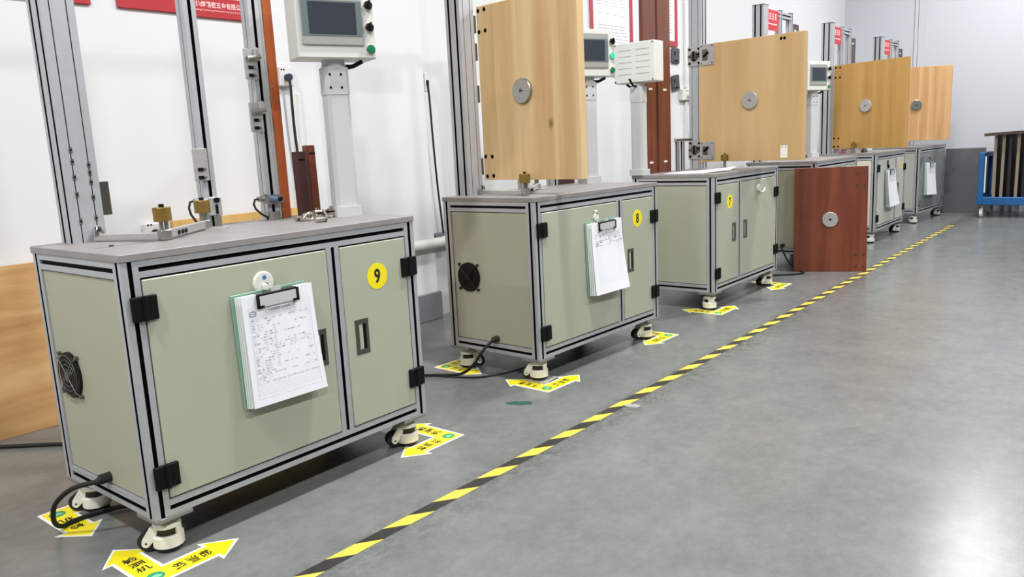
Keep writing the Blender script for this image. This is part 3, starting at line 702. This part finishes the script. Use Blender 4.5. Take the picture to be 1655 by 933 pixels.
# ------------------------------------------------------------------ clipboards
def clipboard(n, u0, ztop, rot, label, wdt=.236, hgt=.306, detail=True, bulge=.022, under=.012, nb=3):
    xf = bxf(n) @ T(u0+wdt/2, -.004, ztop) @ RY(rot)
    t = thing('clipboard', label, 'clipboard', xf, 'clipboards hung on bench doors')
    q = B(); q.box((-wdt/2-.014, -.005, -hgt-.004), (wdt/2-.006, -.001, .006), 0, .001); q.build('backing_board', 'acryl', t)
    def sheet(name, off, dx, m, flare):
        def P(s_, t_):
            x = -wdt/2+dx+s_*wdt; z = -t_*hgt
            y = -(.006+off+bulge*flare*(t_**1.6)*(.75+.5*s_)+.004*math.sin(s_*math.pi)*(1-t_))
            return (x+.012*t_*t_*(s_-.3), y, z-.004*s_*t_)
        q = B(); n1, n2 = 6, 12; vs = [P(i/n1, j/n2) for j in range(n2+1) for i in range(n1+1)]
        vs += [(p[0], p[1]+.0012, p[2]) for p in vs]; k = (n1+1)*(n2+1)
        fs = [(j*(n1+1)+i, (j+1)*(n1+1)+i, (j+1)*(n1+1)+i+1, j*(n1+1)+i+1) for j in range(n2) for i in range(n1)]
        fs2 = [tuple(k+a for a in f[::-1]) for f in fs]
        q._add(vs, fs+fs2, 0, True)
        rim = [i for i in range(n1+1)]+[j*(n1+1)+n1 for j in range(1, n2+1)]+[n2*(n1+1)+i for i in range(n1-1, -1, -1)]+[j*(n1+1) for j in range(n2-1, 0, -1)]
        q._add(vs, [(rim[a], rim[(a+1) % len(rim)], k+rim[(a+1) % len(rim)], k+rim[a]) for a in range(len(rim))], 0)
        return q.build(name, m, t), P
    for i in range(nb): sheet('under_sheet', .001+i*(under/nb), -.006+i*.003, 'paper2', .35+.2*i)
    top, P = sheet('top_sheet', under+.002, .004, 'paper', 1.0)
    q = B()
    def S(s_, t_):
        p = P(s_, t_); return (p[0], p[1]-.0006, p[2])
    def bar(s0, s1, t0, t1, mi):
        q._add([S(s0, t1), S(s1, t1), S(s1, t0), S(s0, t0)], [(0, 1, 2, 3)], mi)
    rnd = random.Random(n)
    if detail:
        hd = fit(text('广东灿煌精密五金有限公司', .01), .42, .026)
        q.mesh(hd, lambda p: S(.50+p[0], .155-p[1]), 1)
        for k in range(10): bar(.30+k*.041, .30+k*.041+.03, .178, .182, 0)
        for k in range(28):
            a = k/28*2*math.pi; c_ = (.12+.045*math.cos(a), .165+.022*math.sin(a)); bar(c_[0]-.004, c_[0]+.004, c_[1]-.004, c_[1]+.004, 1)
        bar(.09, .15, .162, .167, 1)
        bar(.07, .93, .118, .1195, 0); bar(.07, .93, .93, .9315, 0)
        for s_ in (.07, .93):
            for k in range(16): bar(s_, s_+.003, .118+k*.0508, .118+(k+1)*.0508, 0)
        for k in range(30):
            t_ = .215+k*.0235
            bar(.07, .93, t_, t_+.0012, 0)
        for k in range(26):
            t_ = .228+k*.0235; x = .09
            lim = .35 if k % 3 else .9
            if k in (9, 10, 11): lim = .9
            while x < lim:
                l = rnd.uniform(.015, .05); 
                if rnd.random() < .6: bar(x, x+l, t_-.006, t_-.0005, 1 if rnd.random() < .35 else 0)
                x += l+rnd.uniform(.008, .03)
            if 2 < k < 20: bar(.37+.01*(k % 2), .40, t_-.007, t_-.001, 0)
    else:
        for k in range(9):
            t_ = .14+k*.022; x = .1
            while x < .9:
                l = rnd.uniform(.03, .1)
                if rnd.random() < .75: bar(x, x+l, t_, t_+.008, 1 if rnd.random() < .3 else 0)
                x += l+.03
        for k in range(22): bar(.1, .9, .36+k*.024, .3612+k*.024, 0)
    q.build('form_print', ['printgrey', 'printdark'], top)['kind'] = 'stuff'
    # clip
    q = B(T(-.002, -.006-under, -.004)); q.box((-.060, -.010, -.002), (.060, .012, .004), 0, .001); q.box((-.056, -.0115, -.030), (.056, -.0100, -.002), 1)
    for s_ in (-1, 1):
        q.box((s_*.060-.004, -.0125, -.032), (s_*.060+.004, -.009, .002), 0); a, c = sorted((s_*.044, s_*.064)); q.box((a, -.0125, -.033), (c, -.010, -.026), 0)
    q.box((-.014, -.006, .002), (.014, -.004, .016), 1)
    q.build('clip', ['black', 'hmig'], t)
    return t
clipboard(9, .270, .600, -1.0, 'clipboard with printed form on the door of the bench numbered 9', wdt=.216, hgt=.292, bulge=.010)
clipboard(8, .333, .610, -1.5, 'clipboard of curling papers on the door of the bench numbered 8', wdt=.226, hgt=.302, detail=False, bulge=.022, under=.014)
clipboard(5, .245, .590, -3, 'clipboard with white papers on the pale grey bench door', wdt=.24, detail=False, bulge=.03)
clipboard(4, .16, .575, 2, 'clipboard with white papers on the glossy grey door of the farthest bench', wdt=.30, hgt=.31, detail=False, bulge=.02)

# ------------------------------------------------------------------ loose things on the benches
def loose_plank(n, u0, u1, z1, m, label, slot, v=.455, lean=2):
    o = thing('short_plank', label, 'plank', bxf(n) @ T(u0, v, H+.0006) @ RX(-lean), 'short planks on the nearest bench')
    q = B(); q.box((0, 0, .0), (u1-u0, .024, z1-H), 0, .002); q.build('plank_body', m, o)
    q = B(); q.box((.010, -.001, z1-H-.030), (.034, .001, z1-H-.024)); q.build('strike_slot', 'slot', o)
loose_plank(9, .802, .844, .955, 'maroon', 'short maroon plank standing on the nearest bench', True, .418, 1)
loose_plank(9, .866, .902, .975, 'plankbr', 'short red-brown plank standing behind the maroon one', True, .444, 1)
def fitting(n, u, v, rot, kind, label):
    t = thing('lock_fitting', label, 'lock fitting', bxf(n) @ T(u, v, H+.0005) @ RZ(rot), 'lock fittings on the nearest bench')
    if kind == 'lever':
        q = B(); q.tube([(-.035, 0, .008), (-.015, .004, .018), (.010, .002, .022), (.035, 0, .012)], .007, 8); q.cyl((.03, 0, 0), (.03, 0, .024), .012, 14); q.build('lever', 'nickel', t)
        q = B(); q.tube([(.012*math.cos(a*math.pi/8)-.01, .022*math.sin(a*math.pi/8), .008+.003*math.sin(a)) for a in range(17)], .004, 7); q.build('ring', 'chrome', t)
    elif kind == 'barrel':
        q = B(); q.cyl((-.016, 0, .008), (.014, 0, .008), .0075, 12); q.build('barrel', 'nickel', t)
        q = B(); q.cyl((.014, 0, .008), (.018, 0, .008), .0095, 12); q.build('collar', 'steel_d', t)
    else:
        q = B(); q.box((-.014, -.012, 0), (.014, .012, .028), 0, .003); q.box((-.0145, -.0125, .016), (.0145, .0125, .021), 1); q.build('block', ['nickel', 'slot'], t)
        q = B(); q.tube([(-.03, 0, .004), (-.02, .014, .006), (0, .016, .008), (.02, .014, .006), (.03, 0, .004)], .004, 7); q.cyl((.0, .0, .026), (.0, .0, .036), .005, 8); q.build('spindle', 'chrome', t)
fitting(9, .700, .245, 20, 'lever', 'shiny lock lever lying left of the pile on the nearest bench')
fitting(9, .742, .255, -15, 'block', 'square lock body in the middle of the shiny fittings')
fitting(9, .775, .262, 60, 'lever', 'shiny lock lever leaning beside the square lock body')
fitting(9, .812, .272, 10, 'block', 'square lock body at the right end of the fittings')
fitting(9, .672, .150, -10, 'barrel', 'small lock cylinder lying nearest the bench edge')
fitting(9, .685, .275, 15, 'barrel', 'small lock cylinder behind the shiny levers')
# sheet of paper on bench 7
t = B(bxf(7) @ T(.20, .22, H))
n1 = 8; vs = []
for j in range(2):
    for i in range(n1+1):
        s_ = i/n1; vs.append((-.13+.30*s_, -.13+.24*j-.06*s_, .003+.020*max(0, s_-.75)*4*(1-j)+.004*math.sin(3*s_)))
vs += [(p[0], p[1], p[2]-.0015) for p in vs]; k = 2*(n1+1)
fs = [(i, i+1, n1+2+i, n1+1+i) for i in range(n1)]; fs += [tuple(k+a for a in f[::-1]) for f in fs]
rim = list(range(n1+1))+list(range(2*n1+1, n1, -1))
fs += [(rim[(a+1) % len(rim)], rim[a], k+rim[a], k+rim[(a+1) % len(rim)]) for a in range(len(rim))]
t._add(vs, fs); tag(t.build('paper_sheet', 'paper'), 'white paper sheet lying on the bench numbered 7', 'paper')
# tools near the hinge of bench 5
def tool(n, u, v, m, label, L=.05):
    t = thing('clamp_tool', label, 'tool', bxf(n) @ T(u, v, H), 'small tools on the far benches')
    q = B(); q.box((-L/2, -.015, 0), (L/2, .015, .022), 0, .004); q.build('tool_body', m, t)
    q = B(); q.cyl((-L*.3, 0, .022), (-L*.3, 0, .038), .006, 10); q.cyl((L*.3, 0, .022), (L*.3, 0, .030), .008, 10); q.build('tool_knob', 'black', t)
tool(5, .12, .30, 'red_item', 'small red clamp on the pale grey bench', .12)
tool(5, .25, .17, 'steel_d', 'dark clamp next to the small red one', .10)
tool(6, .62, .30, 'black', 'small black knob block on the bench behind the mahogany board', .05)

# ------------------------------------------------------------------ leaning boards
def leaning(name, A, Bp, h, lean, th, m, label, cat, ros=None, screws=(), rosm='zinc'):
    A = Vector((*A, 0)); Bp = Vector((*Bp, 0)); d = Bp-A; L = d.length; d.normalize()
    base = Matrix(((d.x, -d.y, 0, A.x), (d.y, d.x, 0, A.y), (0, 0, 1, 0), (0, 0, 0, 1)))
    t = thing(name, label, cat, base @ RX(-lean))
    q = B(); q.box((0, 0, 0), (L, th, h), 0, .0015); q.build('board', m, t)
    if ros:
        q = B(T(ros[0], 0, ros[1]) @ RX(90)); q.lathe((0, 0, 0), [(.050, 0), (.050, .010), (.047, .012), (.008, .012), (.008, .004), (0, .004)], 32, [0, 0, 0, 0, 1], smooth=False); q.build('rosette', [rosm, 'slot'], t)
    for x, z in screws:
        q = B(); q.cyl((x, -.001, z), (x, .001, z), .009, 12, 0); q.cyl((x, -.003, z), (x, -.001, z), .006, 10, 1); q.build('screw', ['plankdk', 'steel_d'], t)
    return t
leaning('door_board', (-1.956, 5.281), (-1.545, 5.483), .70, 2.7, .034, 'mahog', 'red mahogany board leaning upright on the floor in front of a bench', 'board', (.225, .352),
        [(x, z) for x in (.392, .438) for z in (.655, .575, .115, .035)])
leaning('door_board', (-3.12, .42), (-3.12, 1.32), .61, 7, .03, 'oakh', 'light oak board standing on the floor left of the nearest bench', 'board', (.70, .35))
leaning('door_board', (-3.07, 1.58), (-3.07, 2.30), .71, 7, .03, 'yellowoak', 'yellow oak board standing against the wall behind the nearest bench', 'board')
leaning('charcoal_panel', (-1.955, 9.55), (-1.575, 9.55), .70, 14, .02, 'greypanel', 'charcoal grey panel leaning at the far wall beside the blue cart', 'panel')

# ------------------------------------------------------------------ cart
CX, CY = -1.53, 9.08
cart = thing('cart', 'blue steel trolley loaded with dark upright slabs at the far wall', 'cart', T(CX, CY, 0))
LX, LY = .95, .5
for x in (0, LX-.05):
    for y in (0, LY-.05):
        q = B(); q.box((x, y, .13), (x+.05, y+.05, .645), 0, .004); q.build('corner_post', 'blue', cart)
for y in (0, LY-.05): q = B(); q.box((.05, y, .13), (LX-.05, y+.05, .205), 0, .004); q.build('deck_rail', 'blue', cart)
for x in (0, LX-.05): q = B(); q.box((x, .05, .13), (x+.05, LY-.05, .205), 0, .004); q.build('deck_rail', 'blue', cart)
q = B(); q.box((.05, .05, .17), (LX-.05, LY-.05, .185)); q.build('deck', 'blue', cart)
for x in (0, LX-.05): q = B(); q.box((x, .05, .60), (x+.05, LY-.05, .645), 0, .004); q.build('top_rail', 'blue', cart)
for x in (.01, LX-.03): q = B(); q.box((x, .05, .205), (x+.012, LY-.05, .60)); q.build('side_sheet', 'blue', cart)
q = B(); q.box((.055, .012, .25), (.066, .03, .61)); q.build('edge_strip', 'conduit', cart)
for x in (.04, LX-.04):
    for y in (.05, LY-.05):
        q = B(T(x, y, 0)); q.box((-.03, -.03, .118), (.03, .03, .13)); q.box((-.022, -.004, .045), (-.018, .03, .12)); q.box((.018, -.004, .045), (.022, .03, .12)); c = q.build('castor', 'steel_d', cart)
        q = B(T(x, y, 0)); q.cyl((-.015, .01, .045), (.015, .01, .045), .045, 20); q.build('wheel', 'castw', c)
ORD = ('leftmost', 'second', 'third', 'fourth', 'fifth', 'sixth', 'seventh', 'eighth')
for i in range(8):
    x = CX+.125+i*.062; hh = .6215+.0027*i; tl = (-.5, .3, -.2, .4, .2, -.3, .2, 0)[i]
    t = thing('dark_slab', ORD[i]+' dark slab from the left end, standing in the blue cart', 'slab', T(x, CY+.04, .186) @ RY(tl), 'dark slabs in the cart')
    q = B(); q.box((0, .004, 0), (.026, .42, hh), 0, .001); q.build('slab_body', 'slabdk', t)
    q = B(); q.box((0, 0, 0), (.026, .004, hh)); q.build('edge_band', 'slabedge' if i in (0, 1, 3, 6) else 'slabdk', t)
q = B(T(CX+.04, CY-.02, .806) @ RY(-2.5)); q.box((0, 0, 0), (.85, .46, .028), 0, .002); tag(q.build('cart_top_board', 'topslab'), 'dark red-brown board lying across the slabs in the blue cart', 'board')

# ------------------------------------------------------------------ floor stickers, tape, marks
def arrow_sticker(n, cu, cv, du, dv, label):
    """L sticker around a bench corner; arms run along du*u and dv*v"""
    off = .052
    xf = bxf(n) @ T(cu-du*off, cv-dv*off, 0)
    t = thing('floor_arrow_sticker', label, 'floor sticker', xf, 'yellow corner arrows on the floor')
    def poly(g, z):
        hw, hd, h0, h1 = .030+g, .050+g*1.4, .145-g, .205+g*1.4
        p = [(-hw, -hw), (h0, -hw), (h0, -hd), (h1, 0), (h0, hd), (h0, hw), (hw, hw), (hw, h0), (hd, h0), (0, h1), (-hd, h0), (-hw, h0)]
        p = [(du*x, dv*y) for x, y in p]
        return p if du*dv > 0 else p[::-1]
    q = B(); q.prism(poly(.008, 0), .0002, .0008); q.build('white_border', 'white_v', t)
    q = B(); q.prism(poly(0, 0), .0008, .0012); q.build('yellow_face', 'yellow', t)
    q = B()
    for ax in (0, 1):
        for ch, dd in (('检', .126), ('测', .092), ('机', .058)):
            g = fit(text(ch, .022), .036, .028)
            if ax == 0:      # arm along u: top of the character points to +du*u
                f = lambda p, dd=dd: (du*(dd+p[1]), -du*p[0], .0014)
            else:
                f = lambda p, dd=dd: (dv*p[0], dv*(dd+p[1]), .0014)
            q.mesh(g, f)
    q.build('lettering', 'olive_ink', t)['kind'] = 'stuff'
    q = B(); q.cyl((0, 0, .0012), (0, 0, .0015), .021, 24, 0, smooth=False); [q.box((-.013+.003*abs(k_), -.004+.004*k_-.0012, .0015), (.013-.003*abs(k_), -.004+.004*k_+.0012, .0018), 1) for k_ in (-1, 0, 1, 2)]; q.build('round_emblem', ['green_v', 'mint_v'], t)
PRE = 'yellow corner arrow sticker '
arrow_sticker(9, .010, -.005, 1, 1, PRE+'at the lower left foot of the nearest bench, largest in view')
arrow_sticker(9, .014, D-.045, 1, -1, PRE+'under the looping power cord of the nearest bench')
arrow_sticker(9, W+.02, .030, -1, 1, PRE+'at the right front castor of the nearest bench')
arrow_sticker(8, .035, .010, 1, 1, PRE+'beside the steel shim plate of the oak board bench')
arrow_sticker(8, .043, D-.014, 1, -1, PRE+'crossed by the cord of the oak board bench')
arrow_sticker(8, W, .030, -1, 1, PRE+'at the right front castor of the oak board bench')
arrow_sticker(7, .033, .020, 1, 1, PRE+'at the left front castor of the plywood board bench')
arrow_sticker(7, W-.03, .010, -1, 1, PRE+'between the plywood board bench and the mahogany board')

tape = B()
cxl = lambda y: -1.4535-.0199*y
y = .914-.09*20; k = 0
while y < 8.3:
    g = .058; L_ = .09
    tape._add([(cxl(y), y, .0006), (cxl(y)+.041, y+g, .0006), (cxl(y)+.041, y+g+L_, .0006), (cxl(y), y+L_, .0006)], [(0, 1, 2, 3)], k % 2); y += L_; k += 1
tag(tape.build('hazard_tape', ['black_t', 'yellow_t']), 'long yellow and black striped hazard tape stuck along the floor', 'floor tape')
q = B(bxf(8) @ T(.060, .045, 0) @ RZ(8)); q.box((-.048, -.045, .0018), (.048, .045, .0080), 0, .001); tag(q.build('steel_shim', 'zinc'), 'thin steel plate under the front castor of bench 8', 'plate')
def blob(name, cx, cy, rx, ry, ang, m, label, seed):
    r = random.Random(seed); n = 22; pts = []
    for i in range(n):
        a = 2*math.pi*i/n; k_ = .8+.35*r.random(); pts.append((rx*k_*math.cos(a), ry*k_*math.sin(a)))
    q = B(T(cx, cy, 0) @ RZ(ang)); q.prism(pts, .0002, .0007); tag(q.build(name, m), label, 'floor mark')
blob('paint_patch', -1.805, 2.138, .052, .022, 32, 'greenpaint', 'dark green paint patch on the floor between the front bench and tape', 3)
blob('chipped_patch', -1.44, 2.33, .03, .018, 10, 'concrete', 'pale chipped spot on the floor beside the striped tape', 5)

# ------------------------------------------------------------------ wall things
def wall_thing(o, *a): return tag(o, *a)
def wxf(y, z): # frame on the left wall: local x along +Y, local -y out of the wall
    return T(WX(y), y, z) @ RZ(90-.87)
# banners
q = thing('wall_banner', 'plain red banner board high on the wall above the nearest bench', 'banner', wxf(1.50, 1.545))
bb_ = B(); bb_.box((0, -.012, 0), (.31, -.001, .45), 0, .002); bb_.build('banner_board', 'red_ban', q)
q = thing('wall_banner', 'small corner of a red banner beside the main post of the nearest bench', 'banner', wxf(1.06, 1.545))
bb_ = B(); bb_.box((0, -.012, 0), (.34, -.001, .45), 0, .002); bb_.build('banner_board', 'red_ban', q)
bb_ = B(); bb_.mesh(fit(text('公司', .02), .05, .02), lambda p: (.23+p[0], -.0125, .035+p[1])); bb_.build('banner_lettering', 'pink', q)
q = thing('wall_banner', 'red banner with white company lettering in two lines', 'banner', wxf(1.785, 1.538))
bb_ = B(); bb_.box((0, -.012, 0), (.33, -.001, .085), 0, .002); bn = bb_.build('banner_board', 'red_ban', q)
bb_ = B(); bb_.mesh(fit(text('广东灿煌精密五金有限公司', .02), .275, .026), lambda p: (.130+p[0], -.0125, .054+p[1])); bb_.mesh(fit(text('Guangdong Canhuang Precision Hardware Co.', .01), .24, .009), lambda p: (.125+p[0], -.0125, .030+p[1])); bb_.build('banner_lettering', 'pink', q)
# posters
def poster(y0, y1, z0, z1, label, seed):
    q = thing('wall_poster', label, 'poster', wxf(y0, 0)); L = y1-y0
    s_ = B(); s_.box((0, -.008, z0), (L, -.001, z1)); s_.build('sheet', 'poster', q)
    s_ = B(); s_.box((0, -.010, z0), (.045, -.0075, z1)); s_.box((L-.045, -.010, z0), (L, -.0075, z1)); s_.box((.045, -.010, z0), (L-.045, -.0075, z0+.04)); s_.build('red_border', 'red_fr', q)
    s_ = B(); r = random.Random(seed)
    for k_ in range(12):
        z = z0+.10+k_*.022; x = .10
        while x < L-.11:
            l = r.uniform(.03, .10); s_.box((x, -.0088, z), (min(x+l, L-.08), -.0078, z+.006)); x += l+.012
    for k_ in range(4): s_.box((.10+k_*.10, -.0088, z0+.42), (.145+k_*.10, -.0078, z0+.425))
    for k_ in range(4):
        x = .09+k_*.10
        for m_ in range(4): s_.box((x+.008*(m_ % 2), -.0088, z0+.48+m_*.022), (x+.06-.012*m_, -.0078, z0+.484+m_*.022))
        s_.box((x, -.0088, z0+.48), (x+.003, -.0078, z0+.55))
    s_.build('poster_print', 'printgrey', q)['kind'] = 'stuff'
poster(4.69, 5.24, 1.40, 2.5, 'white poster with red border and rows of small print', 1)
poster(5.35, 5.905, 1.655, 2.5, 'narrow white poster with red border behind the brown planks', 2)
# sockets, conduits and cords
def socket(y, z, label, cord_pts=None, plug='black', w_=.05, h_=.085):
    q = thing('wall_socket', label, 'socket', wxf(y, z), 'wall sockets')
    s_ = B(); s_.box((-w_, -.035, -h_/2), (w_, -.001, h_/2), 0, .004); s_.build('socket_box', 'socket', q)
    s_ = B(); s_.cyl((.0, -.036, -.005), (0, -.060, -.005), .016, 14); s_.build('plug', plug, q)
    s_ = B()
    for x in (-.025, -.012): s_.cyl((x, -.0352, .03), (x, -.0362, .03), .004, 8)
    s_.build('socket_holes', 'black', q)
    if cord_pts: cord(q, cord_pts, 'plug_cord', .006)
socket(2.218, 1.305, 'wall socket with navy plug behind the nearest bench', [(0, -.055, -.01), (.0, -.058, -.06), (.005, -.05, -.25), (.02, -.045, -.5), (.03, -.04, -.75), (.03, -.04, -1.1)], 'navy', .036, .088)
socket(6.02, 1.282, 'wall socket left of the tall post of bench 7', [(0, -.055, -.01), (.02, -.058, -.08), (.06, -.05, -.3), (.13, -.045, -.6), (.16, -.045, -1.0)], 'socket', .09, .09)
socket(1.52, .665, 'low white wall socket behind the near roller', None, 'black', .035, .07)
def conduit(y, z0, z1, label, w_=.018, m='conduit'):
    s_ = B(wxf(y, 0)); s_.box((-w_, -.022, z0), (w_, -.001, z1), 0, .002); tag(s_.build('wall_conduit', m), label, 'conduit', 'white conduits on the wall')
conduit(2.27, .02, 1.23, 'white conduit below the socket behind the nearest bench', .022)
conduit(6.03, 1.34, 4.1, 'white conduit above the socket beside bench 7')
conduit(6.03, .02, 1.23, 'white conduit below the socket beside bench 7')
# socket on the pillar flank and its cord
q = thing('wall_socket', 'small switch box on the pillar edge with a hanging cord', 'socket', T(-3.17, 3.062, 1.30), 'wall sockets')
s_ = B(); s_.box((-.03, 0, -.05), (.03, .022, .05), 0, .003); s_.build('socket_box', 'socket', q)
s_ = B(); s_.box((.028, .004, -.02), (.040, .018, .01), 0, .002); s_.build('plug', 'black', q)
cord(q, [(.036, .011, -.015), (.038, .014, -.10), (.036, .022, -.3), (.03, .04, -.55), (.02, .07, -.8), (.01, .085, -.88)], 'plug_cord', .0055)
s_ = B(); s_.cyl((-3.105, 1.95, .435), (-3.105, 3.12, .435), .028, 16); s_.cyl((-3.105, 3.10, .435), (-3.105, 3.135, .435), .034, 16); tag(s_.build('wall_pipe', 'conduit'), 'white horizontal pipe running along the foot of the pillar', 'pipe')
s_ = B(); s_.box((-3.205, 3.07, .40), (-3.145, 3.6, .475), 0, .003); tag(s_.build('cable_trunking', 'skirt'), 'grey cable trunking box where the hanging cord ends', 'trunking')
# dark plates hung on the wall by bench 7
for y_, z_, r_, lab in ((5.86, 1.585, 3, 'upper dark metal plate hung on the wall behind bench 7'), (5.855, 1.375, -8, 'lower dark metal plate hung on the wall behind bench 7')):
    q = thing('wall_plate', lab, 'plate', wxf(y_, z_) @ RY(r_), 'dark plates on the wall')
    s_ = B(); s_.box((-.06, -.02, -.06), (.06, -.006, .06), 0, .006); s_.build('plate_body', 'greypanel', q)
    s_ = B(); s_.box((-.03, -.0215, -.045), (.03, -.0195, -.035)); s_.box((-.03, -.0215, .0), (-.015, -.0195, .03)); s_.build('plate_slot', 'slot', q)
# loose cable at the left
q = B(); q.tube([(-3.10, .30, .008), (-3.05, .62, .008), (-3.03, .81, .008), (-2.90, .92, .008), (-2.80, 1.0, .008), (-2.7, 1.15, .008)], .007, 8); tag(q.build('floor_cable', 'blackrub'), 'black cable lying on the floor left of the nearest bench', 'cable')
